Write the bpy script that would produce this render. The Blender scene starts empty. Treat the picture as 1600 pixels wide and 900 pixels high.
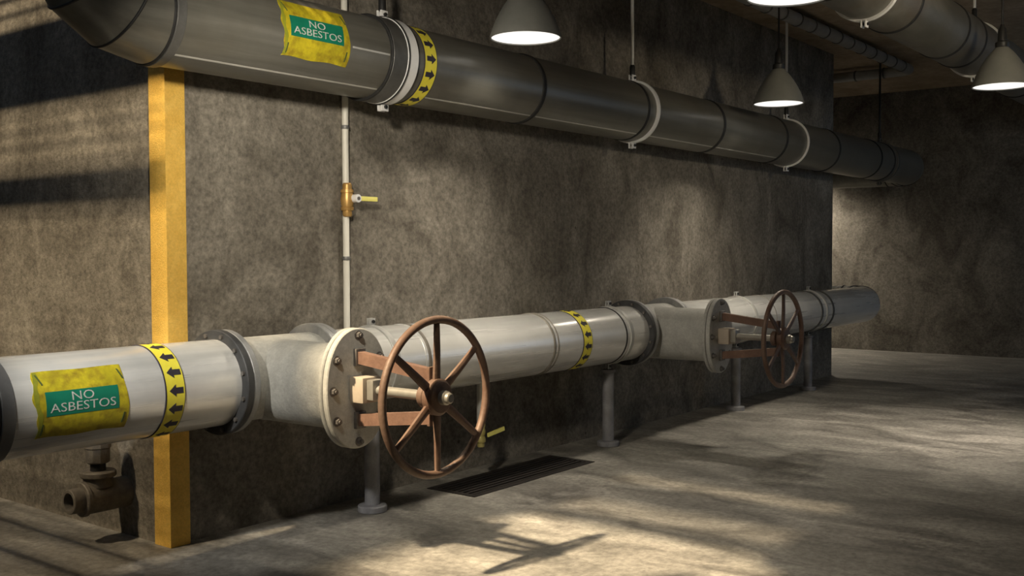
import bpy, bmesh, math, random
from mathutils import Vector, Matrix
random.seed(4)
S = bpy.context.scene
COL = S.collection
PI = math.pi

# ------------------------------------------------------------------ camera, sky, sun, exposure
H = 3.858          # ceiling height
X1 = 9.226         # far end of the wall block
X2 = 12.684        # far wall
cd = bpy.data.cameras.new('camera')
cam = bpy.data.objects.new('camera', cd); COL.objects.link(cam)
S.camera = cam
cd.sensor_width = 36.0
cd.lens = 1622.69 / 1600 * 36.0
cd.clip_start = .05
yaw, pitch, roll = 0.9139, -0.0345, -0.0030
fw = Vector((math.sin(yaw) * math.cos(pitch), math.cos(yaw) * math.cos(pitch), math.sin(pitch)))
r0 = Vector((math.cos(yaw), -math.sin(yaw), 0)); u0 = r0.cross(fw)
rr = r0 * math.cos(roll) + u0 * math.sin(roll)
uu = -r0 * math.sin(roll) + u0 * math.cos(roll)
M = Matrix((rr, uu, -fw)).transposed().to_4x4()
M.translation = Vector((-3.078, -4.551, 1.5))
cam.matrix_world = M

SKY = 0.8
SUN = 11.5
SUN_COL = (1.0, .80, .53)
LAMP_W = 172.0
LAMP_COL = (1.0, .89, .73)
DISC = 1.05
UP_W = 140.0
UP_COL = (1.0, .86, .64)
PIPE_W = 230.0
ADDED_FLOOD_W = 245.0
ADDED_FLOOD_COL = (1.0, .90, .74)
w = bpy.data.worlds.new('sky'); S.world = w; w.use_nodes = True
w.node_tree.nodes['Background'].inputs[0].default_value = (.62, .78, 1.0, 1)
w.node_tree.nodes['Background'].inputs[1].default_value = SKY
sl = bpy.data.lights.new('sun', 'SUN'); sl.energy = SUN; sl.angle = math.radians(2.4); sl.color = SUN_COL
so = bpy.data.objects.new('sun', sl); COL.objects.link(so)
so.location = (-6, 2, 9)
so.rotation_euler = Vector((.80, -.165, -1)).to_track_quat('-Z', 'Y').to_euler()
S.view_settings.view_transform = 'Standard'
S.view_settings.look = 'None'
S.view_settings.gamma = 1
S.view_settings.exposure = 0.0
S.view_settings.use_curve_mapping = False


# ------------------------------------------------------------------ materials
def mat(name, c1, c2, rough=.6, metal=0., scale=(4, 4, 4), detail=6., bump=.0, bscale=60., fine=0., lo=.35, hi=.65,
        coords='Object', rvar=.0, distort=0., pits=0., c3=None, s3=1.2, lo3=.45, hi3=.7, k3=.85, spec=.5):
    m = bpy.data.materials.new(name); m.use_nodes = True
    nt = m.node_tree; N = nt.nodes; Lk = nt.links
    b = N['Principled BSDF']
    b.inputs['Roughness'].default_value = rough; b.inputs['Metallic'].default_value = metal
    b.inputs['Specular IOR Level'].default_value = spec
    if coords == 'World':
        src = N.new('ShaderNodeNewGeometry').outputs['Position']
    else:
        src = N.new('ShaderNodeTexCoord').outputs['Object']
    mp = N.new('ShaderNodeMapping'); mp.inputs['Scale'].default_value = scale
    Lk.new(src, mp.inputs['Vector'])
    n = N.new('ShaderNodeTexNoise'); n.inputs['Scale'].default_value = 1.0
    n.inputs['Detail'].default_value = detail; n.inputs['Roughness'].default_value = .65
    n.inputs['Distortion'].default_value = distort
    Lk.new(mp.outputs[0], n.inputs['Vector'])
    mr = N.new('ShaderNodeMapRange'); mr.inputs[1].default_value = lo; mr.inputs[2].default_value = hi
    Lk.new(n.outputs['Fac'], mr.inputs[0])
    mx = N.new('ShaderNodeMix'); mx.data_type = 'RGBA'
    mx.inputs['A'].default_value = (*c1, 1); mx.inputs['B'].default_value = (*c2, 1)
    Lk.new(mr.outputs[0], mx.inputs['Factor'])
    colour = mx.outputs['Result']
    if c3 is not None:
        n3 = N.new('ShaderNodeTexNoise'); n3.inputs['Scale'].default_value = s3
        n3.inputs['Detail'].default_value = 5; n3.inputs['Roughness'].default_value = .6
        Lk.new(src, n3.inputs['Vector'])
        m3 = N.new('ShaderNodeMapRange'); m3.inputs[1].default_value = lo3; m3.inputs[2].default_value = hi3
        m3.inputs[4].default_value = k3
        Lk.new(n3.outputs['Fac'], m3.inputs[0])
        x3 = N.new('ShaderNodeMix'); x3.data_type = 'RGBA'
        Lk.new(m3.outputs[0], x3.inputs['Factor']); Lk.new(colour, x3.inputs['A'])
        x3.inputs['B'].default_value = (*c3, 1)
        colour = x3.outputs['Result']
    if fine:
        n2 = N.new('ShaderNodeTexNoise'); n2.inputs['Scale'].default_value = bscale * .6
        n2.inputs['Detail'].default_value = 3; n2.inputs['Roughness'].default_value = .7
        Lk.new(src, n2.inputs['Vector'])
        m2 = N.new('ShaderNodeMapRange'); m2.inputs[1].default_value = .3; m2.inputs[2].default_value = .7
        m2.inputs[3].default_value = 1 - fine; m2.inputs[4].default_value = 1 + fine * .5
        Lk.new(n2.outputs['Fac'], m2.inputs[0])
        x2 = N.new('ShaderNodeMix'); x2.data_type = 'RGBA'; x2.blend_type = 'MULTIPLY'
        x2.inputs['Factor'].default_value = 1
        Lk.new(colour, x2.inputs['A']); Lk.new(m2.outputs[0], x2.inputs['B'])
        colour = x2.outputs['Result']
    if pits:
        vo = N.new('ShaderNodeTexVoronoi'); vo.inputs['Scale'].default_value = 7.
        Lk.new(src, vo.inputs['Vector'])
        sz = N.new('ShaderNodeSeparateColor'); Lk.new(vo.outputs['Color'], sz.inputs[0])
        mz = N.new('ShaderNodeMapRange'); mz.inputs[1].default_value = .55; mz.inputs[2].default_value = 1.
        mz.inputs[3].default_value = .0; mz.inputs[4].default_value = .085
        Lk.new(sz.outputs[0], mz.inputs[0])
        lt = N.new('ShaderNodeMath'); lt.operation = 'LESS_THAN'
        Lk.new(vo.outputs['Distance'], lt.inputs[0]); Lk.new(mz.outputs[0], lt.inputs[1])
        xp = N.new('ShaderNodeMix'); xp.data_type = 'RGBA'; xp.blend_type = 'MULTIPLY'
        sc_ = N.new('ShaderNodeMath'); sc_.operation = 'MULTIPLY'; sc_.inputs[1].default_value = pits
        Lk.new(lt.outputs[0], sc_.inputs[0]); Lk.new(sc_.outputs[0], xp.inputs['Factor'])
        Lk.new(colour, xp.inputs['A']); xp.inputs['B'].default_value = (.3, .28, .26, 1)
        colour = xp.outputs['Result']
    Lk.new(colour, b.inputs['Base Color'])
    if rvar:
        m4 = N.new('ShaderNodeMapRange'); m4.inputs[3].default_value = rough - rvar; m4.inputs[4].default_value = rough + rvar
        m4.inputs[1].default_value = .3; m4.inputs[2].default_value = .7
        Lk.new(n.outputs['Fac'], m4.inputs[0]); Lk.new(m4.outputs[0], b.inputs['Roughness'])
    if bump:
        nb = N.new('ShaderNodeTexNoise'); nb.inputs['Scale'].default_value = bscale
        nb.inputs['Detail'].default_value = 5; nb.inputs['Roughness'].default_value = .6
        Lk.new(src, nb.inputs['Vector'])
        bp = N.new('ShaderNodeBump'); bp.inputs['Strength'].default_value = bump; bp.inputs['Distance'].default_value = .01
        Lk.new(nb.outputs['Fac'], bp.inputs['Height']); Lk.new(bp.outputs[0], b.inputs['Normal'])
    return m


def glow(name, c, s):
    m = bpy.data.materials.new(name); m.use_nodes = True
    b = m.node_tree.nodes['Principled BSDF']
    b.inputs['Base Color'].default_value = (.9, .9, .88, 1)
    b.inputs['Emission Color'].default_value = (*c, 1); b.inputs['Emission Strength'].default_value = s
    return m


CONC = mat('rough brown concrete', (.128, .113, .091), (.315, .288, .24), .9, 0, (1.9, 1.9, 1.35), 10, .6, 55, .42,
           .34, .68, 'World', c3=(.085, .075, .062), s3=1.3, lo3=.50, hi3=.80, k3=.55, spec=.25, distort=1.1, pits=.75)
FLOOR = mat('worn concrete floor', (.13, .122, .108), (.40, .378, .335), .58, 0, (3.4, 1.5, 1), 10, .3, 45, .36,
            .35, .67, 'World', rvar=.12, c3=(.10, .096, .088), s3=1.2, lo3=.49, hi3=.76, k3=.65, spec=.3, distort=.9, pits=.5)
CEIL = mat('sooty concrete ceiling', (.30, .235, .16), (.48, .38, .27), .9, 0, (1.5, 1.5, 1), 6, .3, 20, .2,
           coords='World', spec=.2)
PIPE = mat('light grey pipe cladding', (.60, .60, .575), (.80, .795, .76), .27, .25, (.22, 6.5, 6.5), 5, .04, 12, .05, lo=.38, hi=.62, rvar=.04,  # lengthwise streaks paint reflections into the colour
           c3=(.55, .55, .525), s3=3.0, lo3=.5, hi3=.8, k3=.4)
_b = PIPE.node_tree.nodes['Principled BSDF']; _b.inputs['Coat Weight'].default_value = .5; _b.inputs['Coat Roughness'].default_value = .10
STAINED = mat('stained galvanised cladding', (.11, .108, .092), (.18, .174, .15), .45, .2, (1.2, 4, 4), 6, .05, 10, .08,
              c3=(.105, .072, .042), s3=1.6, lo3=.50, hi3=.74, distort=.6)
DUCT = mat('dull galvanised pipe cladding', (.115, .112, .096), (.19, .185, .16), .34, .25, (.35, 9, 9), 5, .05, 10, .07, rvar=.06,  # streaks along the length colour in reflected bands
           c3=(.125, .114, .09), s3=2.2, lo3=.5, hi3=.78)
DARK = mat('dark rubber joint and bend shade', (.008, .008, .008), (.018, .018, .017), .7, 0, (20, 20, 20))
GREYBAND = mat('mid grey coupling', (.17, .17, .17), (.23, .23, .225), .5, .4, (8, 8, 8))
FLSHADE = mat('shaded flange face', (.040, .041, .043), (.065, .066, .068), .55, .2, (12, 12, 12))  # shade on the left-facing flanges put into the colour
HILITE = mat('painted highlight strip', (.50, .49, .45), (.60, .59, .55), .35, .3, (8, 8, 8))
CLAMPS = mat('grey clamp steel', (.42, .42, .40), (.52, .515, .49), .42, .2, (10, 10, 10))
COLLAR = mat('dark steel collar', (.10, .10, .095), (.15, .148, .14), .5, .5, (8, 8, 8))
WHITEBAND = mat('bright zinc band', (.80, .80, .80), (.88, .88, .87), .4, .05, (10, 10, 10))
FLANGE = mat('grey cast flange', (.27, .275, .275), (.36, .36, .35), .5, .35, (12, 12, 12), 5, .1, 60, .1)
VALVE = mat('cream grey cast valve', (.37, .37, .345), (.48, .475, .435), .62, .0, (5, 5, 5), 6, .25, 90, .14,
            c3=(.32, .315, .29), s3=6)
BOLT = mat('dark bolt steel', (.13, .12, .11), (.20, .185, .17), .5, .5, (30, 30, 30))
RUST = mat('rust brown wheel paint', (.13, .080, .056), (.20, .132, .098), .55, .1, (9, 9, 9), 6, .15, 80, .15,
           c3=(.14, .075, .05), s3=7)
RUSTBAR = mat('orange brown yoke', (.14, .078, .055), (.20, .115, .08), .6, .05, (9, 9, 9), 6, .15, 80, .15)
STEEL = mat('grey stem steel', (.30, .285, .25), (.38, .36, .32), .4, .5, (10, 10, 10))
GLAND = mat('tan gland block', (.38, .32, .25), (.46, .39, .31), .5, .1, (10, 10, 10))
POST = mat('grey painted stand', (.25, .25, .27), (.36, .36, .375), .6, .1, (16, 16, 7), 7, .15, 60, .2, c3=(.17, .165, .16), s3=9)
YELLOW = mat('yellow painted post', (.76, .46, .085), (.86, .55, .12), .7, 0, (14, 14, 14), 5, .5, 130, .14, spec=.3)
TAPE = mat('yellow tape', (.82, .72, .05), (.90, .80, .08), .5, 0, (20, 20, 20))
INK = mat('black ink', (.025, .02, .035), (.04, .035, .045), .6, 0, (30, 30, 30))
SIGNY = mat('soiled yellow sign', (.42, .36, .012), (.60, .49, .018), .55, 0, (14, 7, 7), 6, .1, 40, .2,
            c3=(.27, .19, .012), s3=20, lo3=.46, hi3=.68)
SIGNG = mat('green panel', (.003, .145, .085), (.006, .18, .105), .5, 0, (9, 9, 9))
SIGNW = mat('pale lettering', (.46, .46, .43), (.56, .555, .52), .55, 0, (40, 40, 40))
SIGNE = mat('olive sign edge', (.21, .23, .015), (.30, .30, .02), .6, 0, (30, 30, 30))
STAPLE = mat('dark green staple', (.05, .08, .02), (.08, .11, .03), .6, 0, (30, 30, 30))
BRASS = mat('amber brass', (.50, .29, .09), (.64, .40, .14), .38, .5, (20, 20, 20))
BRASSY = mat('dull yellow brass', (.36, .31, .10), (.46, .40, .15), .45, .2, (20, 20, 20))
LEVER = mat('yellow lever', (.80, .74, .18), (.86, .80, .24), .5, 0, (20, 20, 20))
RISER = mat('off white pipe paint', (.70, .68, .60), (.80, .78, .70), .45, 0, (20, 20, 3))
IRON = mat('black iron', (.020, .018, .017), (.045, .038, .033), .6, .3, (12, 12, 12))
GRATE = mat('rusted black iron', (.012, .010, .009), (.028, .022, .018), .7, .2, (12, 12, 12))
PIT = mat('drain pit', (.012, .011, .010), (.02, .018, .016), .9, 0, (5, 5, 5))
CAST = mat('dusty cast iron', (.12, .105, .085), (.20, .175, .14), .65, .15, (9, 9, 9), 6, .15, 60, .15)
SHADE = mat('grey green shade enamel', (.19, .193, .178), (.225, .228, .21), .55, .0, (6, 6, 6))
BLACK = mat('black fitting', (.012, .012, .012), (.02, .02, .02), .5, 0, (10, 10, 10))
ROD = mat('pale zinc rod', (.80, .80, .78), (.88, .88, .86), .4, .0, (10, 10, 10))
CONDUIT = mat('dull grey conduit', (.30, .30, .285), (.40, .40, .38), .5, .1, (6, 6, 6))
DIFF = glow('lit frosted diffuser', (1.0, .97, .92), DISC)


# ------------------------------------------------------------------ mesh helpers
class MB:
    """collects shapes in world space"""
    def __init__(s): s.bm = bmesh.new()

    def add(s, verts, faces):
        vs = [s.bm.verts.new(v) for v in verts]
        for f in faces:
            try: s.bm.faces.new([vs[i] for i in f])
            except ValueError: pass
        return s

    def box(s, a, b, bev=0., mtx=None):
        t = bmesh.new()
        c = [(x, y, z) for x in (a[0], b[0]) for y in (a[1], b[1]) for z in (a[2], b[2])]
        vs = [t.verts.new(p) for p in c]
        for f in ((0, 1, 3, 2), (4, 6, 7, 5), (0, 4, 5, 1), (2, 3, 7, 6), (0, 2, 6, 4), (1, 5, 7, 3)):
            t.faces.new([vs[i] for i in f])
        if bev: bmesh.ops.bevel(t, geom=list(t.edges), offset=bev, segments=2, affect='EDGES', profile=.6)
        return s.merge(t, mtx)

    def merge(s, t, mtx=None):
        if mtx is not None: bmesh.ops.transform(t, matrix=mtx, verts=t.verts)
        t.verts.index_update()
        s.add([v.co.copy() for v in t.verts], [[v.index for v in f.verts] for f in t.faces])
        t.free(); return s

    def rev(s, prof, o, axis, seg=48, closed=False, sx=1., sy=1.):
        """lathe: prof = [(t, r)] along axis from origin o; closed joins last to first (a ring)"""
        ax = Vector(axis).normalized()
        e1 = Vector((0, 0, 1)) if abs(ax.z) < .9 else Vector((1, 0, 0))
        e1 = (e1 - ax * e1.dot(ax)).normalized(); e2 = ax.cross(e1)
        o = Vector(o); V = []; F = []
        for t, r in prof:
            for k in range(seg):
                a = 2 * PI * k / seg
                V.append(o + ax * t + e1 * (r * sy * math.cos(a)) + e2 * (r * sx * math.sin(a)))
        n = len(prof)
        for i in range(n if closed else n - 1):
            j = (i + 1) % n
            for k in range(seg):
                l = (k + 1) % seg
                F.append((i * seg + k, i * seg + l, j * seg + l, j * seg + k))
        if not closed:
            F.append(tuple(reversed(range(seg)))); F.append(tuple((n - 1) * seg + k for k in range(seg)))
        return s.add(V, F)

    def cyl(s, p, q, r, seg=24, r2=None, bev=0.):
        p = Vector(p); q = Vector(q); d = q - p; L = d.length; r2 = r if r2 is None else r2
        if bev: prof = [(0, r - bev), (bev, r), (L - bev, r2), (L, r2 - bev)]
        else: prof = [(0, r), (L, r2)]
        return s.rev(prof, p, d, seg)

    def ring(s, o, axis, t0, t1, ri, ro, seg=64, bev=.003, sx=1., sy=1.):
        return s.rev([(t0, ri), (t0, ro - bev), (t0 + bev, ro), (t1 - bev, ro), (t1, ro - bev), (t1, ri)], o, axis, seg, True, sx, sy)

    def tube(s, pts, r, seg=32, caps=True):
        """constant section pipe along a path with mitred joints"""
        P = [Vector(p) for p in pts]; n = len(P)
        D = [(P[i + 1] - P[i]).normalized() for i in range(n - 1)]
        d = D[0]; e1 = Vector((0, 0, 1)) if abs(d.z) < .9 else Vector((1, 0, 0))
        e1 = (e1 - d * e1.dot(d)).normalized(); e2 = d.cross(e1)
        ringv = [P[0] + (e1 * math.cos(2 * PI * k / seg) + e2 * math.sin(2 * PI * k / seg)) * r for k in range(seg)]
        V = list(ringv); F = []
        for i in range(1, n):
            d = D[i - 1]; nn = (D[i - 1] + D[i]).normalized() if i < n - 1 else d
            ringv = [v + d * ((P[i] - v).dot(nn) / d.dot(nn)) for v in ringv]
            V += ringv
        for i in range(n - 1):
            for k in range(seg):
                l = (k + 1) % seg
                F.append((i * seg + k, i * seg + l, (i + 1) * seg + l, (i + 1) * seg + k))
        if caps:
            F.append(tuple(reversed(range(seg)))); F.append(tuple((n - 1) * seg + k for k in range(seg)))
        return s.add(V, F)

    def torus(s, o, axis, R, r, seg=72, ms=14, flat=1.):
        return s.rev([(r * flat * math.sin(2 * PI * k / ms), R + r * math.cos(2 * PI * k / ms)) for k in range(ms)], o, axis, seg, True)

    def prism(s, poly, o, ex, ey, ez, depth):
        o = Vector(o); ex, ey, ez = Vector(ex), Vector(ey), Vector(ez); n = len(poly)
        V = [o + ex * a + ey * b for a, b in poly] + [o + ex * a + ey * b + ez * depth for a, b in poly]
        F = [tuple(reversed(range(n))), tuple(range(n, 2 * n))] + [(i, (i + 1) % n, n + (i + 1) % n, n + i) for i in range(n)]
        return s.add(V, F)

    def wrap_sheet(s, x0, x1, a0, a1, yc, zc, r, h, nx=14, na=14, edge=None):
        """thin curved sheet lying on a pipe along x; angles in degrees up from the front"""
        V = []; F = []
        for lay in (0, 1):
            for i in range(nx + 1):
                for j in range(na + 1):
                    u = i / nx; v = j / na; x = x0 + (x1 - x0) * u; a = a0 + (a1 - a0) * v
                    if edge:
                        dx, da = edge(u, v); x += dx; a += da
                    a = math.radians(a); R = r + (h if lay else .0004)
                    V.append((x, yc - R * math.cos(a), zc + R * math.sin(a)))
        m = na + 1; base = (nx + 1) * m
        for i in range(nx):
            for j in range(na):
                q = (i * m + j, (i + 1) * m + j, (i + 1) * m + j + 1, i * m + j + 1)
                F.append(tuple(reversed(q))); F.append(tuple(base + k for k in q))
        loop = [i * m for i in range(nx + 1)] + [nx * m + j for j in range(1, na + 1)] + [i * m + na for i in range(nx - 1, -1, -1)] + [j for j in range(na - 1, 0, -1)]
        for k in range(len(loop)):
            p, q = loop[k], loop[(k + 1) % len(loop)]
            F.append((p, q, base + q, base + p))
        return s.add(V, F)

    def build(s, name, material, parent=None, smooth=25, col=COL):
        me = bpy.data.meshes.new(name)
        bm = s.bm
        if parent is not None:
            loc = world_loc(parent); bmesh.ops.translate(bm, vec=-loc, verts=bm.verts)
        bmesh.ops.recalc_face_normals(bm, faces=bm.faces)
        bm.to_mesh(me); bm.free()
        if smooth:
            me.shade_smooth(); me.set_sharp_from_angle(angle=math.radians(smooth))
        me.materials.append(material)
        o = bpy.data.objects.new(name, me); COL.objects.link(o)
        if parent is not None: o.parent = parent
        return o


def world_loc(o):
    v = Vector(o.location)
    while o.parent is not None:
        o = o.parent; v += Vector(o.location)
    return v


def thing(name, label, cat, loc, group=None):
    o = bpy.data.objects.new(name, None); COL.objects.link(o)
    o.empty_display_size = .1; o.location = loc
    o['label'] = label; o['category'] = cat
    if group: o['group'] = group
    return o


def dup(root, loc, label):
    def cp(o, par):
        c = o.copy(); COL.objects.link(c); c.parent = par
        for ch in [x for x in o.children]: cp(ch, c)
        return c
    c = root.copy(); COL.objects.link(c); c.location = loc; c['label'] = label
    for ch in list(root.children): cp(ch, c)
    return c


def struct(name, mb, m, smooth=0):
    o = mb.build(name, m, None, smooth); o['kind'] = 'structure'; return o


def plate(x0, x1, y0, y1, z0, z1, holes, cuts_x=(), cuts_y=()):
    """slab with rectangular openings, one closed skin"""
    xs = sorted({x0, x1, *cuts_x, *[h[0] for h in holes], *[h[1] for h in holes]})
    ys = sorted({y0, y1, *cuts_y, *[h[2] for h in holes], *[h[3] for h in holes]})
    def solid(i, j):
        if not (0 <= i < len(xs) - 1 and 0 <= j < len(ys) - 1): return False
        cx = (xs[i] + xs[i + 1]) / 2; cy = (ys[j] + ys[j + 1]) / 2
        return not any(h[0] < cx < h[1] and h[2] < cy < h[3] for h in holes)
    mb = MB(); cache = {}
    def v(i, j, z):
        k = (i, j, z)
        if k not in cache: cache[k] = mb.bm.verts.new((xs[i], ys[j], z))
        return cache[k]
    for i in range(len(xs) - 1):
        for j in range(len(ys) - 1):
            if not solid(i, j): continue
            q = [(i, j), (i + 1, j), (i + 1, j + 1), (i, j + 1)]
            mb.bm.faces.new([v(a, b, z1) for a, b in q]); mb.bm.faces.new([v(a, b, z0) for a, b in reversed(q)])
            for (a, b), (di, dj) in zip(((0, 1), (1, 2), (2, 3), (3, 0)), ((0, -1), (1, 0), (0, 1), (-1, 0))):
                if not solid(i + di, j + dj):
                    p, r_ = q[a], q[b]
                    mb.bm.faces.new([v(*p, z0), v(*r_, z0), v(*r_, z1), v(*p, z1)])
    return mb


# ------------------------------------------------------------------ the setting
YB = .05            # face of the main wall
GX0, GX1, GY0, GY1 = 1.775, 3.118, -.515, -.12          # drain grate in the floor
XL, YF, YN = -6.5, 4.6, -7.0
struct('floor', plate(XL - .2, X2 + .2, YN - .2, YF + .2, -.12, 0, [(GX0 + .03, GX1 - .03, GY0 + .03, GY1 - .03)]), FLOOR)
struct('trim_1', MB().box((GX0 - .02, GY0 - .02, -.32), (GX1 + .02, GY1 + .02, -.121)), PIT)
sky_holes = [(-2.85, -1.42, -1.95, -.37), 
             ]
# unseen slats added over the openings to thin out the sun
for a, b, y0, y1, pit in ((-3.78, -3.2, .12, 3.5, .30), (-3.2, -2.55, .12, 3.5, .19), (-2.55, -1.66, .12, 3.5, .075), (-1.47, -1.20, .12, 3.5, .075),
                          (-.80, -.10, .12, 3.5, .075), (-1.18, -.86, -1.95, -.22, .075), (-.34, -.16, -1.95, -.22, .085), (-2.85, -1.42, -.37, -.22, .085)):
    x = a
    while x + .03 < b:
        sky_holes.append((x, x + .032, y0, y1)); x += pit
struct('ceiling', plate(XL - .2, X2 + .2, YN - .2, YF + .2, H, H + .008, sky_holes), CEIL)
struct('wall_middle', MB().box((.02, YB, 0), (X1, 3.2, H)), CONC)
struct('wall_right', MB().box((X2, YN, 0), (X2 + .2, YF, H)), CONC)
struct('wall_far', MB().box((XL, YF, 0), (X2, YF + .2, H)), CONC)
struct('wall_left', MB().box((XL - .2, YN, 0), (XL, YF, H)), CONC)
nw = MB()            # wall behind the camera with an unseen opening added to let sky light in
nw.box((XL, YN - .2, 0), (7.5, YN, H)).box((7.5, YN - .2, 0), (X2, YN, .9)).box((7.5, YN - .2, 3.5), (X2, YN, H))
struct('wall_near', nw, CONC)

# yellow corner post
t = thing('corner_post', 'square yellow painted post on the wall corner, under the upper pipe bend', 'post', (.06, .07, 0))
MB().box((0, .014, 0), (.118, .155, H), .004).build('post_body', YELLOW, t, 25)

# ------------------------------------------------------------------ lower pipe run
YP = -.25
ZL, RL = .858, .2144
ZU, RU = 2.6086, .2302
ZV, YV, RV = 3.311, -2.097, .230
XA = (1, 0, 0)


def band(x0, x1, z, r, ri=None, y=YP, bev=.003, seg=72):
    return MB().ring((x0, y, z), XA, 0, x1 - x0, (r - .02) if ri is None else ri, r, seg, bev)


def warn_sign(parent, x0, x1, a0, a1, yc, zc, r, gx0, gx1, ga0, ga1):
    def edge(u, v):
        dx = 0.
        if u < .01: dx = .010 * math.sin(v * 7 + .5) + .006 * math.sin(v * 19)
        elif u > .99: dx = .007 * math.sin(v * 6)
        da = .9 * math.sin(u * 11) if v < .01 else (.5 * math.sin(u * 9) if v > .99 else 0)
        return dx, da
    sg = MB().wrap_sheet(x0, x1, a0, a1, yc, zc, r, .0022, 20, 22, edge).build('warning_sign', SIGNY, parent, 40)
    MB().wrap_sheet(x0 + .002, x0 + .022, a0 + 2, a1 - 1, yc, zc, r + .002, .0012, 2, 22,
                    lambda u, v: (.009 * math.sin(v * 7 + .5) + .004 * math.sin(v * 23) * u, 0)).build('olive_edge', SIGNE, sg, 40)
    MB().wrap_sheet(gx0, gx1, ga0, ga1, yc, zc, r + .002, .0012, 10, 10).build('green_panel', SIGNG, sg, 40)
    for (u, v, k) in ((.07, .86, -.6), (.955, .84, -.5), (.065, .14, .15), (.955, .17, .25)):
        xa = x0 + (x1 - x0) * u; aa = a0 + (a1 - a0) * v
        MB().wrap_sheet(xa - .0035, xa + .0035, aa - 6.5, aa + 6.5, yc, zc, r + .002, .002, 1, 6,
                        lambda uu_, vv_, k=k: (-(vv_ - .5) * .03 * -k, 0)).build('staple', STAPLE, sg, 40)
    # lettering: two centred lines
    def line(txt, ca, size, width):
        cu = bpy.data.curves.new('t', 'FONT'); cu.body = txt; cu.size = size; cu.align_x = 'CENTER'; cu.align_y = 'CENTER'
        cu.resolution_u = 3; cu.offset = -.0003
        to = bpy.data.objects.new('t', cu); COL.objects.link(to)
        dg = bpy.context.evaluated_depsgraph_get(); ev = to.evaluated_get(dg)
        me = bpy.data.meshes.new_from_object(ev)
        bpy.data.objects.remove(to); bpy.data.curves.remove(cu)
        bm = bmesh.new(); bm.from_mesh(me); bpy.data.meshes.remove(me)
        bmesh.ops.triangulate(bm, faces=bm.faces[:])
        ex = bmesh.ops.extrude_face_region(bm, geom=bm.faces[:])
        for g in ex['geom']:
            if isinstance(g, bmesh.types.BMVert): g.co.z += .0012
        xs = [v.co.x for v in bm.verts]; k = width / (max(xs) - min(xs)); mid = (max(xs) + min(xs)) / 2
        cx = (gx0 + gx1) / 2
        for v in bm.verts:
            R = r + .0034 + v.co.z
            a = math.radians(ca) + v.co.y / r
            v.co = Vector((cx + (v.co.x - mid) * k, yc - R * math.cos(a), zc + R * math.sin(a)))
        m2 = MB(); m2.merge(bm); return m2
    ga = (ga0 + ga1) / 2; span = ga1 - ga0
    line('NO', ga + span * .22, .052, (gx1 - gx0) * .30).build('lettering', SIGNW, sg, 0)
    line('ASBESTOS', ga - span * .20, .052, (gx1 - gx0) * .90).build('lettering', SIGNW, sg, 0)
    return sg


def arrow_tape(parent, x0, x1, yc, zc, r, direction, n=16, phase=0., edge_left=True):
    tp = MB().ring((x0, yc, zc), XA, 0, x1 - x0, r + .0003, r + .003, 72, .0005).build('arrow_tape', TAPE, parent, 30)
    W = x1 - x0
    MB().ring((x0 - .004, yc, zc), XA, 0, .006, r + .0003, r + .004, 72, .0005).build('border', INK, tp, 30)
    MB().ring((x1 - .002, yc, zc), XA, 0, .003, r + .0003, r + .0035, 72, .0004).build('border', INK, tp, 30)
    aw = 2 * PI * r / n
    for k in range(n):
        a = 2 * PI * k / n + phase
        L = W * .74; hw = aw * .33; sw = aw * .16; cx = (x0 + x1) / 2 + .003
        pts = [(-L / 2, 0), (-L * .02, hw), (-L * .02, sw), (L / 2, sw), (L / 2, -sw), (-L * .02, -sw), (-L * .02, -hw)]
        P = []
        for h in (.0031, .0042):
            for px, pv in pts:
                aa = a + pv / r; R = r + h
                P.append((cx - px * direction, yc - R * math.cos(aa), zc + R * math.sin(aa)))
        F = [(7, 8, 9), (9, 10, 11), (9, 11, 12), (7, 9, 12), (7, 12, 13)] + [(i, (i + 1) % 7, 7 + (i + 1) % 7, 7 + i) for i in range(7)]
        F[0:5] = [(7, 8, 9), (7, 9, 12), (7, 12, 13), (9, 10, 11, 12)]
        MB().add(P, F).build('arrow', INK, tp, 0)
    return tp


def pipe_flange(parent, x0, x1, z, r_in, r_out, mat_=None, bolts=12, y=YP, side=-1):
    f = band(x0, x1, z, r_out, r_in, y, .004).build('flange', mat_ or FLANGE, parent, 25)
    rb = (r_in + r_out) / 2 + .004
    xb = x0 if side < 0 else x1
    for k in range(bolts):
        a = 2 * PI * (k + .5) / bolts
        p = (xb, y - rb * math.cos(a), z + rb * math.sin(a))
        q = (xb + side * .012, p[1], p[2])
        MB().cyl(p, q, .011, 6).build('bolt', BOLT, f, 0)
    return f


XV1, XV2, DF = .43, 4.32, .30
t = thing('pipe_section', 'shiny grey pipe section crossing the yellow post, with green-panelled sign and arrow tape', 'pipe', (-1., YP, ZL - RL), 'lower pipe sections')
MB().cyl((-4.2, YP, ZL), (XV1 - DF - .045, YP, ZL), RL, 96).build('barrel', PIPE, t)
band(-1.078, -1.022, ZL, RL + .008).build('coupling', GREYBAND, t)
band(-1.15, -1.079, ZL, RL + .004).build('gasket', DARK, t)
pipe_flange(t, XV1 - DF - .046, XV1 - DF - .006, ZL, RL - .01, .262, FLSHADE)
warn_sign(t, -.937, -.527, -32.5, 45.5, YP, ZL, RL, -.896, -.570, -7, 19.8)
arrow_tape(t, -.336, -.237, YP, ZL, RL, -1, 16, .08)

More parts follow.
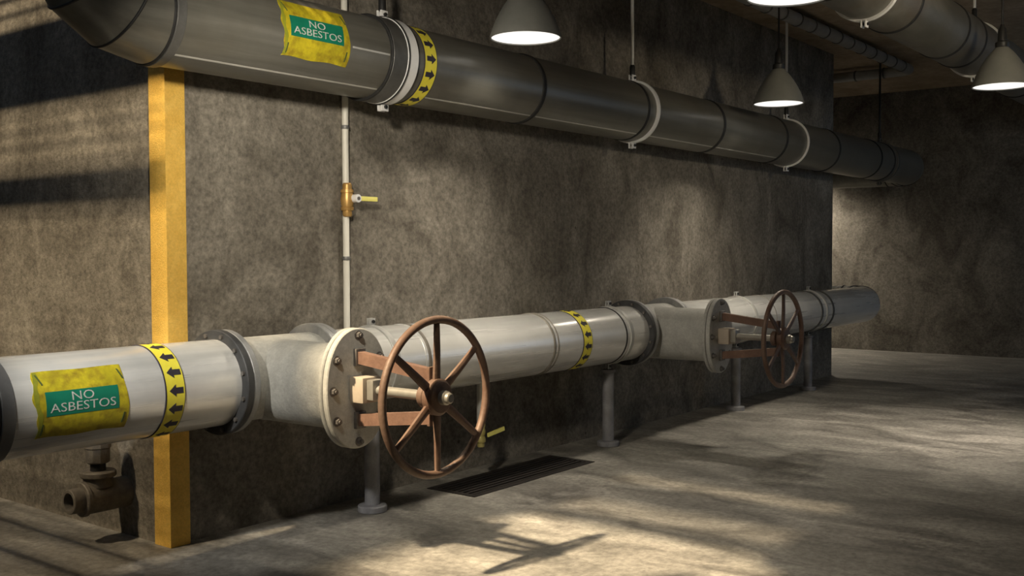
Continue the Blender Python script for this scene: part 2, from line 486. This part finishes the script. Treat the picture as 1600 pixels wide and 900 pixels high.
t = thing('pipe_section', 'pale grey pipe section between the two valves, joint welds and yellow arrow tape', 'pipe', (2.4, YP, ZL - RL), 'lower pipe sections')
MB().cyl((XV1 + DF + .045, YP, ZL), (XV2 - DF - .045, YP, ZL), RL, 96).build('barrel', PIPE, t)
pipe_flange(t, XV1 + DF + .006, XV1 + DF + .046, ZL, RL - .01, .258, FLANGE, side=1)
pipe_flange(t, XV2 - DF - .046, XV2 - DF - .006, ZL, RL - .01, .258, FLSHADE)
BEAD = mat('brown grey joint bead', (.16, .145, .12), (.24, .22, .185), .6, .2, (20, 20, 20))
band(1.425, 1.452, ZL, RL + .006, bev=.006).build('joint_ring', BEAD, t)
band(1.40, 1.424, ZL, RL + .003).build('joint_ring', PIPE, t)
band(2.690, 2.715, ZL, RL + .006, bev=.006).build('joint_ring', BEAD, t)
band(2.74, 2.755, ZL, RL + .004, bev=.004).build('joint_ring', BEAD, t)
arrow_tape(t, 3.055, 3.165, YP, ZL, RL, -1, 16, .25)
band(3.635, 3.65, ZL, RL + .005).build('joint_ring', DARK, t)

t = thing('pipe_section', 'grey pipe section beyond the farther valve, turning behind the wall end', 'pipe', (7.2, YP, ZL - RL), 'lower pipe sections')
pts = [(XV2 + DF + .045, YP, ZL), (9.35, YP, ZL)]
for k in range(1, 10):
    a = PI / 2 * k / 9; pts.append((9.35 + .3 * math.sin(a), YP + .3 - .3 * math.cos(a), ZL))
pts.append((9.65, 2.9, ZL))
MB().tube(pts, RL, 64).build('barrel', PIPE, t)
pipe_flange(t, XV2 + DF + .006, XV2 + DF + .046, ZL, RL - .01, .258, FLANGE, side=1)
band(7.56, 7.60, ZL, RL + .008).build('joint_ring', COLLAR, t)
band(7.88, 7.92, ZL, RL + .008).build('joint_ring', COLLAR, t)
band(6.40, 6.412, ZL, RL + .003).build('joint_ring', BEAD, t)
for a in (30, 60, 90):  # dark rings put in for the shade around the bend
    a_ = math.radians(a)
    MB().torus((9.35 + .3 * math.sin(a_), YP + .3 - .3 * math.cos(a_), ZL), (math.cos(a_), math.sin(a_), 0), RL + .001, .008, 64, 8).build('bend_shade_ring', DARK, t, 40)


# ------------------------------------------------------------------ gate valves
def superell(hw, hz, n=56, e=2.6, zo=0.):
    o = []
    for k in range(n):
        a = 2 * PI * k / n; c, s_ = math.cos(a), math.sin(a)
        o.append((hw * math.copysign(abs(c) ** (2 / e), c), zo + hz * math.copysign(abs(s_) ** (2 / e), s_)))
    return o


def make_valve(xc, label):
    v = thing('gate_valve', label, 'valve', (xc, YP, ZL), 'gate valves with handwheels')
    zc = ZL - .014
    MB().cyl((xc - DF - .004, YP, ZL), (xc + DF + .004, YP, ZL), RL - .002, 72).build('neck', VALVE, v)
    for s_ in (-1, 1):
        a, b = sorted((xc + s_ * (DF + .004), xc + s_ * (DF - .034)))
        band(a, b, ZL, .260, RL - .01, bev=.004).build('flange', FLANGE, v)
    EX, EZ, EY = (1, 0, 0), (0, 0, 1), (0, -1, 0)
    # body: an upright oblong drum reaching out from the pipe, slightly waisted
    bm_ = MB(); n = 56; V = []; F = []
    stations = [(.15, .205, .212, 2.3), (-.30, .200, .210, 2.4), (-.50, .192, .208, 2.5), (-.86, .186, .205, 2.5)]
    for yy, hw, hz, e in stations:
        for px, pz in superell(hw, hz, n, e): V.append((xc + px, yy - .0 if yy < 0 else YP, zc + pz))
    for i in range(len(stations) - 1):
        for k in range(n):
            l = (k + 1) % n; F.append((i * n + k, i * n + l, (i + 1) * n + l, (i + 1) * n + k))
    F.append(tuple(range(n))); F.append(tuple((len(stations) - 1) * n + k for k in range(n)))
    bm_.add(V, F).build('body', VALVE, v, 30)

    def disc(y0, y1, hw, hz, bev=.005):
        m = MB(); V = []; F = []; n = 72
        for yy, ins in ((y0, bev), (y0 - bev, 0), (y1 + bev, 0), (y1, bev)):
            for px, pz in superell(hw - ins, hz - ins, n, 2.15): V.append((xc + px, yy, zc + pz))
        for i in range(3):
            for k in range(n):
                l = (k + 1) % n; F.append((i * n + k, i * n + l, (i + 1) * n + l, (i + 1) * n + k))
        F.append(tuple(range(n))); F.append(tuple(3 * n + k for k in range(n)))
        return m.add(V, F)
    disc(-.842, -.866, .203, .292).build('bonnet_flange', VALVE, v, 30)
    disc(-.866, -.872, .196, .285, .001).build('gasket', BOLT, v, 30)
    bf = disc(-.872, -.906, .203, .292).build('bonnet_flange', VALVE, v, 30)
    for bx, bz in ((0, .258), (0, -.258), (-.142, .145), (-.164, 0), (-.142, -.145), (.142, .145), (.164, 0), (.142, -.145)):
        m = MB().cyl((xc + bx, -.906, zc + bz), (xc + bx, -.909, zc + bz), .023, 20)
        m.cyl((xc + bx, -.909, zc + bz), (xc + bx, -.926, zc + bz), .016, 6)
        m.cyl((xc + bx, -.926, zc + bz), (xc + bx, -.934, zc + bz), .009, 12)
        m.build('bolt', BOLT, v, 20)
    # yoke
    YW = -1.415
    for s_ in (1, -1):
        m = MB()
        z0, z1 = zc + s_ * .152, zc + s_ * .097
        hh = .029
        m.prism([(-.914, z0 - hh), (-.914, z0 + hh), (YW + .03, z1 + hh), (YW + .03, z1 - hh)], (xc - .021, 0, 0), (0, 1, 0), (0, 0, 1), (1, 0, 0), .042)
        arm = m.build('yoke_arm', RUSTBAR, v, 20)
        MB().box((xc - .032, -.926, z0 - .042), (xc + .032, -.905, z0 + .042), .004).build('foot', BOLT, arm, 20)
    MB().box((xc - .020, YW + .028, zc - .135), (xc + .020, YW + .046, zc + .135), .003).build('yoke_bridge', RUST, v, 20)
    # gland and stem
    g = MB().box((xc - .062, -1.00, zc - .062), (xc + .062, -.905, zc + .062), .012).build('gland', GLAND, v, 25)
    MB().box((xc - .040, -1.045, zc - .046), (xc + .046, -1.0, zc + .052), .008).build('gland_nut', STEEL, g, 25)
    MB().cyl((xc, -1.04, zc), (xc, YW + .02, zc), .024, 20).build('stem', STEEL, v)
    MB().cyl((xc, YW + .085, zc), (xc, YW + .045, zc), .055, 32, bev=.006).build('stem_collar', RUST, v)
    # handwheel
    wheel = MB().torus((xc, YW, zc), (0, 1, 0), .352, .0185).build('handwheel', RUST, v, 40)
    for ang in (0, 53, 127, 180, 233, 307):
        a = math.radians(ang); d = Vector((math.sin(a), 0, math.cos(a))); q = d.cross(Vector((0, 1, 0)))
        o = Vector((xc, YW, zc)); m = MB(); V = []
        sect = [(-1, -.5), (-.35, -1), (.35, -1), (1, -.5), (1, .5), (.35, 1), (-.35, 1), (-1, .5)]
        for rad, hw, hy, yo in ((.05, .021, .013, .004), (.20, .0175, .012, .0), (.348, .0145, .011, 0)):
            for cx_, cy_ in sect: V.append(o + d * rad + q * (hw * cx_) + Vector((0, yo + hy * cy_, 0)))
        F = [(i * 8 + k, i * 8 + (k + 1) % 8, (i + 1) * 8 + (k + 1) % 8, (i + 1) * 8 + k) for i in range(2) for k in range(8)]
        F += [tuple(range(8)), tuple(range(16, 24))]
        m.add(V, F).build('spoke', RUST, wheel, 30)
    MB().rev([(0, .078), (.008, .084), (.04, .084), (.052, .070), (.056, .04)], (xc, YW + .024, zc), (0, -1, 0), 40).build('hub', RUST, wheel, 30)
    MB().rev([(0, .033), (.03, .033), (.036, .026), (.05, .024), (.054, .018)], (xc, YW - .030, zc), (0, -1, 0), 20).build('hub_nut', STEEL, wheel, 30)
    return v


v1 = make_valve(XV1, 'large cream valve with rusty spoked handwheel, nearest, right of the yellow post')
v2 = dup(v1, (XV2, YP, ZL), 'smaller-looking distant valve with dark rusty handwheel, second along the lower pipe')

# ------------------------------------------------------------------ floor stands and clamps on the lower pipe
def make_stand(x, label):
    s_ = thing('support_stand', label, 'stand', (x, YP, 0), 'round stands under the lower pipe')
    MB().cyl((x, YP, .03), (x, YP, ZL - RL - .052), .044, 32).build('column', POST, s_)
    MB().rev([(0, .082), (.004, .085), (.032, .085), (.038, .079), (.042, .05)], (x, YP, 0), (0, 0, 1), 40).build('foot_plate', POST, s_)
    MB().rev([(0, .044), (.006, .056), (.02, .056), (.024, .05)], (x, YP, ZL - RL - .076), (0, 0, 1), 32).build('cap', POST, s_)
    return s_


def make_clamp(x, label):
    c = thing('pipe_clamp', label, 'clamp', (x, YP, ZL - RL), 'clamps round the lower pipe')
    band(x - .02, x + .02, ZL, RL + .010, RL + .0005, bev=.002).build('band', CLAMPS, c)
    for s_ in (1, -1):
        zz = ZL + s_ * (RL + .028)
        tab = MB()
        for k in (-1, 1):
            tab.box((x - .022, YP + k * .010 - .004, zz - .022), (x + .022, YP + k * .010 + .004, zz + .022), .002)
        tb = tab.build('tab', CLAMPS, c, 20)
        MB().cyl((x, YP - .026, zz + .002), (x, YP + .026, zz + .002), .010, 6).build('bolt', BLACK, tb, 0)
    return c


SX = (1.165, 3.715, 5.96, 7.73)
s1 = make_stand(SX[0], 'scuffed grey stand behind the nearest handwheel, round foot on the floor')
for xx, lb in zip(SX[1:], ('grey round stand in shadow just past the floor grate, below the arrow tape',
                           'grey round stand behind the flange plate of the farther valve',
                           'darkest small stand nearest the wall end, right of the farther handwheel')):
    dup(s1, (xx, YP, 0), lb)
c1 = make_clamp(SX[0], 'bright clamp with square top tab just behind the nearest valve')
for xx, lb in zip(SX[1:], ('clamp with small top tab beside the arrow tape between the valves',
                           'pale clamp with top tab just past the farther valve flange',
                           'dark clamp nearest the wall end, above the last floor stand')):
    dup(c1, (xx, YP, ZL - RL), lb)

# ------------------------------------------------------------------ upper pipe
t = thing('upper_pipe', 'big dull grey overhead pipe along the wall with a yellow and green sign', 'pipe', (1., YP, ZU - RU))
XE = -.262; RB = .37
pts = [(11.0 + .3 * math.sin(PI / 2 * k / 9), YP + .3 - .3 * math.cos(PI / 2 * k / 9), ZU) for k in range(10)]
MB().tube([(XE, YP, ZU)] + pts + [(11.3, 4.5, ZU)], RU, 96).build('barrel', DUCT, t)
def arc(a): return Vector((XE - RB * math.sin(math.radians(a)), YP, ZU + RB - RB * math.cos(math.radians(a))))
cp = [arc(0)]
for a in (23, 46, 69): cp.append(arc(a))
cp += [arc(90), Vector((XE - RB, YP, H - .002))]
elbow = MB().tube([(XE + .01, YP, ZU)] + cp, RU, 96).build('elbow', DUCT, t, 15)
for a in (23, 46, 69, 90):
    ctr = arc(a); ax = Vector((-math.cos(math.radians(a)), 0, math.sin(math.radians(a))))
    MB().torus(ctr, ax, RU + .002, .007, 96, 8).build('seam', DARK, elbow, 40)
band(-.262, -.212, ZU, RU + .010).build('coupling', COLLAR, t)
band(-.275, -.262, ZU, RU + .006).build('seam', DARK, t)
for xx in (2.565, 5.24, 6.60, 8.02, 9.40, 9.88):
    band(xx - .02, xx + .02, ZU, RU + .007, bev=.005).build('seam', DARK, t)
band(3.925, 3.955, ZU, RU + .005, bev=.004).build('seam', DARK, t)
for a in (30, 60, 90):  # dark rings draw the shaded outline of this bend
    a_ = math.radians(a)
    MB().torus((11.0 + .3 * math.sin(a_), YP + .3 - .3 * math.cos(a_), ZU), (math.cos(a_), math.sin(a_), 0), RU + .001, .008, 64, 8).build('bend_shade_ring', DARK, t, 40)
for xa, xb, an in ((-.205, 1.10, -57), (1.50, 2.54, -57), (2.60, 3.92, -57), (4.10, 5.21, -57), (5.27, 6.57, -57), (.82, 1.10, -3.5)):  # pale strips modelled in place of reflected highlight lines
    MB().wrap_sheet(xa, xb, an - 1.2, an + 1.2, YP, ZU, RU, .0022, 8, 2).build('highlight_strip', HILITE, t, 60)
col_ = band(1.118, 1.24, ZU, RU + .014, bev=.006).build('collar', COLLAR, t)
band(1.106, 1.118, ZU, RU + .016).build('rim', DARK, col_)
band(1.236, 1.246, ZU, RU + .024).build('rim', DARK, col_)
warn_sign(t, .352, .795, -31, 43.5, YP, ZU, RU, .396, .754, -5, 21)
arrow_tape(t, 1.386, 1.490, YP, ZU, RU, 1, 16, .05)


def make_hanger(x, y, z, r, label, wide=.03, rodmat=None, bandmat=None, rr_=.013, xoff=0., group='hanger clamps of the overhead pipes'):
    h = thing('pipe_hanger', label, 'hanger', (x, y, z), group)
    bm2 = bandmat or WHITEBAND
    band(x - wide / 2, x + wide / 2, z, r + .018, r + .0008, y, .002).build('band', bm2, h)
    for s_ in (1, -1):
        zz = z + s_ * (r + .036); tab = MB()
        for k in (-1, 1):
            tab.box((x - .028, y + k * .014 - .005, zz - .022), (x + .028, y + k * .014 + .005, zz + .026), .002)
        tb = tab.build('tab', bm2, h, 20)
        MB().cyl((x, y - .030, zz + .002), (x, y + .030, zz + .002), .011, 6).build('bolt', BLACK, tb, 0)
    rd = MB().cyl((x, y, z + r + .11), (x, y, H - .001), rr_, 16).build('rod', rodmat or ROD, h)
    MB().rev([(0, .014), (.01, .022), (.07, .022), (.085, .015)], (x, y, z + r + .055), (0, 0, 1), 16).build('turnbuckle', BLACK, h)
    return h


make_hanger(1.275, YP, ZU, RU, 'wide bright hanger band between dark collar and arrow tape on the upper pipe', .085)
make_hanger(4.07, YP, ZU, RU, 'hanger with pale rod and bright band, halfway along the upper pipe', .034)
make_hanger(7.11, YP, ZU, RU, 'hanger with bright thin band directly under the farther lamp', .018)
make_hanger(10.0, YP, ZU, RU, 'hanger with thin black rod beyond the wall end', .05, BLACK, COLLAR)

# right-hand overhead pipe
t = thing('overhead_pipe', 'large stained grey pipe near the ceiling at the top right', 'pipe', (6., YV, ZV - RV))
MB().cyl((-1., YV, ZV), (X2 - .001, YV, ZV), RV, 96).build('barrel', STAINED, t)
for xx in (1.4, 3.35, 4.60, 5.855, 6.395, 8.6, 10.6):
    band(xx - .02, xx + .02, ZV, RV + .007, y=YV, bev=.005).build('seam', DARK, t)
make_hanger(4.05, YV, ZV, RV, 'bright hanger clamp on the top right pipe, nearer of its two', .035)
make_hanger(6.93, YV, ZV, RV, 'pale hanger clamp and rod on the top right pipe beside a lamp', .035)

# conduit under the ceiling
t = thing('ceiling_conduit', 'thin ribbed grey conduit under the ceiling turning behind the wall end', 'conduit', (6., -.52, H - .15))
zc_ = H - .098; RCc = .062; xc_ = 10.34; yc_ = -.52
pts = [(1.0, yc_, zc_), (xc_ - .12, yc_, zc_)] + [(xc_ - .12 + .12 * math.sin(PI / 2 * k / 5), yc_ + .12 - .12 * math.cos(PI / 2 * k / 5), zc_) for k in range(1, 6)] + [(xc_, 4.55, zc_)]
MB().tube(pts, RCc, 32).build('barrel', CONDUIT, t)
xx = 1.3
while xx < 10.1:
    MB().ring((xx, yc_, zc_), XA, 0, .022, RCc - .004, RCc + .008, 32, .003).build('joint_ring', COLLAR, t); xx += .36
yy = -.2
while yy < 3:
    MB().ring((xc_, yy, zc_), (0, 1, 0), 0, .022, RCc - .004, RCc + .008, 32, .003).build('joint_ring', COLLAR, t); yy += .36


# ------------------------------------------------------------------ pendant lamps
def make_lamp(x, y, z, label):
    l = thing('pendant_lamp', label, 'lamp', (x, y, z), 'pendant lamps')
    R = .215
    out = [(0, R), (.012, R), (.05, .203), (.10, .183), (.15, .158), (.20, .128), (.24, .100), (.275, .070), (.30, .044)]
    inn = [(.292, .036), (.26, .070), (.20, .117), (.13, .158), (.06, .191), (.014, .205), (0, .207)]
    MB().rev(out + inn, (x, y, z), (0, 0, 1), 64, True).build('shade', SHADE, l, 40)
    MB().rev([(0, .2055), (.004, .2055)], (x, y, z + .007), (0, 0, 1), 64).build('diffuser', DIFF, l, 30)
    MB().rev([(0, .040), (.02, .050), (.05, .050), (.06, .034), (.15, .030), (.17, .018), (.19, .012)], (x, y, z + .288), (0, 0, 1), 24).build('cap', BLACK, l, 40)
    MB().cyl((x, y, z + .47), (x, y, H - .001), .008, 10).build('cord', BLACK, l)
    MB().rev([(0, .018), (.03, .05), (.04, .05)], (x, y, H - .041), (0, 0, 1), 24).build('ceiling_rose', BLACK, l)
    ld = bpy.data.lights.new('lamp_light', 'SPOT'); ld.energy = LAMP_W; ld.color = LAMP_COL
    ld.spot_size = math.radians(128); ld.spot_blend = 1.0; ld.shadow_soft_size = .12
    lo = bpy.data.objects.new('lamp_light', ld); COL.objects.link(lo); lo.parent = l
    lo.location = (0, 0, -.01)
    return l


ZP = 2.779
def relight(l, watts, cone, blend=1.):
    for ch in l.children:
        if ch.type == 'LIGHT':
            ch.data = ch.data.copy(); ch.data.energy = watts; ch.data.spot_size = math.radians(cone); ch.data.spot_blend = blend


l1 = make_lamp(1.94, -.79, ZP, 'grey pendant lamp hanging before the upper pipe, nearest the wall, lit white')
l2 = dup(l1, (5.47, -.87, ZP - .008), 'grey pendant lamp against the dark wall end, in front of the upper pipe')
l3 = dup(l1, (5.63, -2.62, ZP - .012), 'grey pendant lamp at the right edge in front of the stained overhead pipe')
l4 = dup(l1, (1.97, -2.43, ZP + .004), 'lamp at the top edge, only its glowing white disc in view')
l6 = dup(l1, (12.05, 1.9, ZP), 'pendant lamp in the passage hidden behind the wall end')
relight(l2, 190, 128); relight(l3, 400, 84); relight(l4, 65, 80); relight(l6, 360, 160)

# added uplight, out of view, to brighten the ceiling and overhead pipes
t = thing('added_uplight', 'added uplight out of view, brightening the ceiling and overhead pipes', 'lamp', (3.2, -4.3, 2.9))
ul = Vector((3.2, -4.3, 2.9)); ut = Vector((6.3, -.6, 3.75)); ud = (ut - ul).normalized()
MB().cyl((ul.x, ul.y, H - .001), (ul.x, ul.y, ul.z + .10), .012, 12).build('stem', BLACK, t)
MB().rev([(-.20, .03), (-.18, .06), (-.10, .10), (0, .13), (0, .12), (-.02, .11), (-.10, .08), (-.17, .05)], ul, ud, 32).build('housing', SHADE, t, 40)
MB().rev([(0, .108), (.004, .108)], ul - ud * .016, ud, 32).build('lens', DIFF, t)
ld = bpy.data.lights.new('added_uplight_beam', 'SPOT'); ld.energy = UP_W; ld.color = UP_COL
ld.spot_size = math.radians(95); ld.spot_blend = 1.0; ld.shadow_soft_size = .12
lo = bpy.data.objects.new('added_uplight_beam', ld); COL.objects.link(lo); lo.parent = t
lo.location = ul + ud * .02 - Vector(t.location); lo.rotation_euler = ud.to_track_quat('-Z', 'Y').to_euler()

# small spot added out of view to brighten the near lower pipe
t = thing('added_spotlight', 'small added spotlight out of view, brightening the lower pipe', 'lamp', (-2.0, -1.2, 2.2))
pl_ = Vector((-2.0, -1.2, 2.2)); pt_ = Vector((-.42, -.42, .92)); pd = (pt_ - pl_).normalized()
MB().cyl((pl_.x, pl_.y, H - .001), (pl_.x, pl_.y, pl_.z + .06), .010, 12).build('stem', BLACK, t)
MB().rev([(-.13, .03), (-.11, .05), (-.05, .07), (.02, .075), (.02, .068), (-.05, .06), (-.11, .04)], pl_, pd, 32, True).build('housing', SHADE, t, 40)
MB().rev([(0, .062), (.004, .062)], pl_ - pd * .02, pd, 32).build('lens', DIFF, t)
ld = bpy.data.lights.new('added_pipe_beam', 'SPOT'); ld.energy = PIPE_W; ld.color = (1, .95, .86)
ld.spot_size = math.radians(34); ld.spot_blend = 1.0; ld.shadow_soft_size = .06
lo = bpy.data.objects.new('added_pipe_beam', ld); COL.objects.link(lo); lo.parent = t
lo.location = pl_ + pd * .03 - Vector(t.location); lo.rotation_euler = pd.to_track_quat('-Z', 'Y').to_euler()

# flood lamp added out of view to brighten the long wall
t = thing('added_flood_lamp', 'added flood lamp out of view, brightening the long wall', 'lamp', (-.95, -1.82, 2.54))
fl = Vector((-.95, -1.82, 2.54)); ft = Vector((1.5, YB, 1.72)); fd_ = (ft - fl).normalized()
MB().cyl((fl.x, fl.y, H - .001), (fl.x, fl.y, fl.z + .14), .012, 12).build('stem', BLACK, t)
MB().box((fl.x - .02, fl.y - .10, fl.z + .12), (fl.x + .02, fl.y + .04, fl.z + .145), .004).build('added_lamp_bracket', BLACK, t)
MB().rev([(-.20, .03), (-.18, .06), (-.10, .10), (0, .13), (0, .12), (-.02, .11), (-.10, .08), (-.17, .05)], fl, fd_, 32).build('housing', SHADE, t, 40)
MB().rev([(0, .108), (.004, .108)], fl - fd_ * .016, fd_, 32).build('lens', DIFF, t)
ld = bpy.data.lights.new('added_flood_beam', 'SPOT'); ld.energy = ADDED_FLOOD_W; ld.color = ADDED_FLOOD_COL
ld.spot_size = math.radians(86); ld.spot_blend = 1.0; ld.shadow_soft_size = .10
lo = bpy.data.objects.new('added_flood_beam', ld); COL.objects.link(lo); lo.parent = t
lo.location = fl + fd_ * .02 - Vector(t.location); lo.rotation_euler = fd_.to_track_quat('-Z', 'Y').to_euler()

# ------------------------------------------------------------------ riser with brass valve
t = thing('riser_pipe', 'thin white vertical pipe on the wall with amber brass valve, left of centre', 'pipe', (1.238, .015, .9))
xr, yr, rq = 1.238, .028, .0195
MB().tube([(xr, YP + RL + .001, ZL)] + [(xr, yr - .05 + .05 * math.sin(PI / 2 * k / 5), ZL + .05 - .05 * math.cos(PI / 2 * k / 5)) for k in range(6)] + [(xr, yr, H - .001)], rq, 24).build('barrel', RISER, t)
for zz in (1.455, 2.235):
    MB().rev([(0, .0235), (.004, .025), (.018, .025), (.022, .0235)], (xr, yr, zz), (0, 0, 1), 24).build('joint_ring', GREYBAND, t)
bv = MB().rev([(0, .023), (.01, .028), (.035, .028), (.037, .037), (.055, .040), (.058, .034), (.10, .041), (.14, .034), (.143, .040), (.161, .037), (.163, .028), (.19, .028), (.20, .022)],
              (xr, yr - .012, 1.715), (0, 0, 1), 20).build('valve_body', BRASS, t, 30)
hz = 1.822
lv = MB().box((xr + .03, yr - .083, hz - .014), (xr + .185, yr - .070, hz + .014), .004).build('lever', LEVER, bv, 20)
MB().cyl((xr + .02, yr - .04, hz), (xr + .02, yr - .088, hz), .024, 20).build('spindle', WHITEBAND, bv)
MB().cyl((xr + .02, yr - .086, hz), (xr + .02, yr - .093, hz), .011, 6).build('spindle_nut', BOLT, bv)

# drain cock under the lower pipe
xd = 2.16
t = thing('drain_cock', 'small yellow drain cock on a grey stub below the lower pipe, behind the handwheel rim', 'tap', (xd, YP, .23))
MB().cyl((xd, YP, .36), (xd, YP, ZL - RL + .001), .026, 20).build('stub', CLAMPS, t)
MB().rev([(0, .024), (.03, .024), (.032, .033), (.05, .033), (.07, .026), (.10, .034), (.13, .026), (.132, .031), (.15, .031), (.155, .026)], (xd, YP, .225), (0, 0, 1), 20).build('valve_body', BRASSY, t, 30)
q0 = Vector((xd + .01, YP - .045, .305)); q1 = Vector((xd + .165, YP - .06, .33))
m = MB(); dd = (q1 - q0).normalized(); up = Vector((0, 0, 1)); up = (up - dd * up.dot(dd)).normalized()
m.prism([(0, -.013), ((q1 - q0).length, -.013), ((q1 - q0).length, .013), (0, .013)], q0, dd, up, dd.cross(up), .01)
m.build('lever', LEVER, t, 20)

# cast drain fitting left of the post
t = thing('drain_fitting', 'dusty cast iron drain tee with open left end, below the pipe left of the post', 'pipe fitting', (-.1, .45, .15))
yT, zT = .45, .232
MB().cyl((-.225, yT, zT), (.03, yT, zT), .082, 40, bev=.004).build('body', CAST, t)
MB().ring((-.238, yT, zT), XA, 0, .026, .05, .090, 40, .005).build('collar', CAST, t)
MB().rev([(0, .046), (0, .060), (.004, .064), (.07, .064), (.07, .046)], (-.30, yT, zT), XA, 40, True).build('outlet', CAST, t, 30)
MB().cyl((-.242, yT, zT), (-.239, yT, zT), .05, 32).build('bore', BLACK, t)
xs_ = -.135
MB().rev([(0, .075), (.05, .075)], (xs_, yT, zT + .055), (0, 0, 1), 40).build('branch', CAST, t)
MB().rev([(0, .085), (.006, .091), (.026, .091), (.032, .085)], (xs_, yT, zT + .105), (0, 0, 1), 40).build('flange', CAST, t)
MB().rev([(0, .040), (.05, .038)], (xs_, yT, zT + .136), (0, 0, 1), 24).build('neck', BLACK, t)
MB().rev([(0, .055), (.006, .060), (.075, .060), (.08, .067), (.11, .067), (.125, .055), (.16, .05), (.2, .02)], (xs_, yT, zT + .178), (0, 0, 1), 10).build('hex_cap', CAST, t, 25)

# floor grate
t = thing('floor_grate', 'long dark iron drain grate set in the floor beneath the pipe', 'grate', (GX0, GY0, 0))
fr = MB()
fr.box((GX0, GY0, -.03), (GX1, GY0 + .045, .004)); fr.box((GX0, GY1 - .045, -.03), (GX1, GY1, .004))
fr.box((GX0, GY0 + .045, -.03), (GX0 + .045, GY1 - .045, .004)); fr.box((GX1 - .045, GY0 + .045, -.03), (GX1, GY1 - .045, .004))
fr.build('frame', GRATE, t, 0)
nb = 7
for k in range(nb):
    y = GY0 + .045 + (GY1 - GY0 - .09) * (k + .5) / nb
    MB().box((GX0 + .044, y - .011, -.03), (GX1 - .044, y + .011, .002), .001).build('bar', GRATE, t, 0)
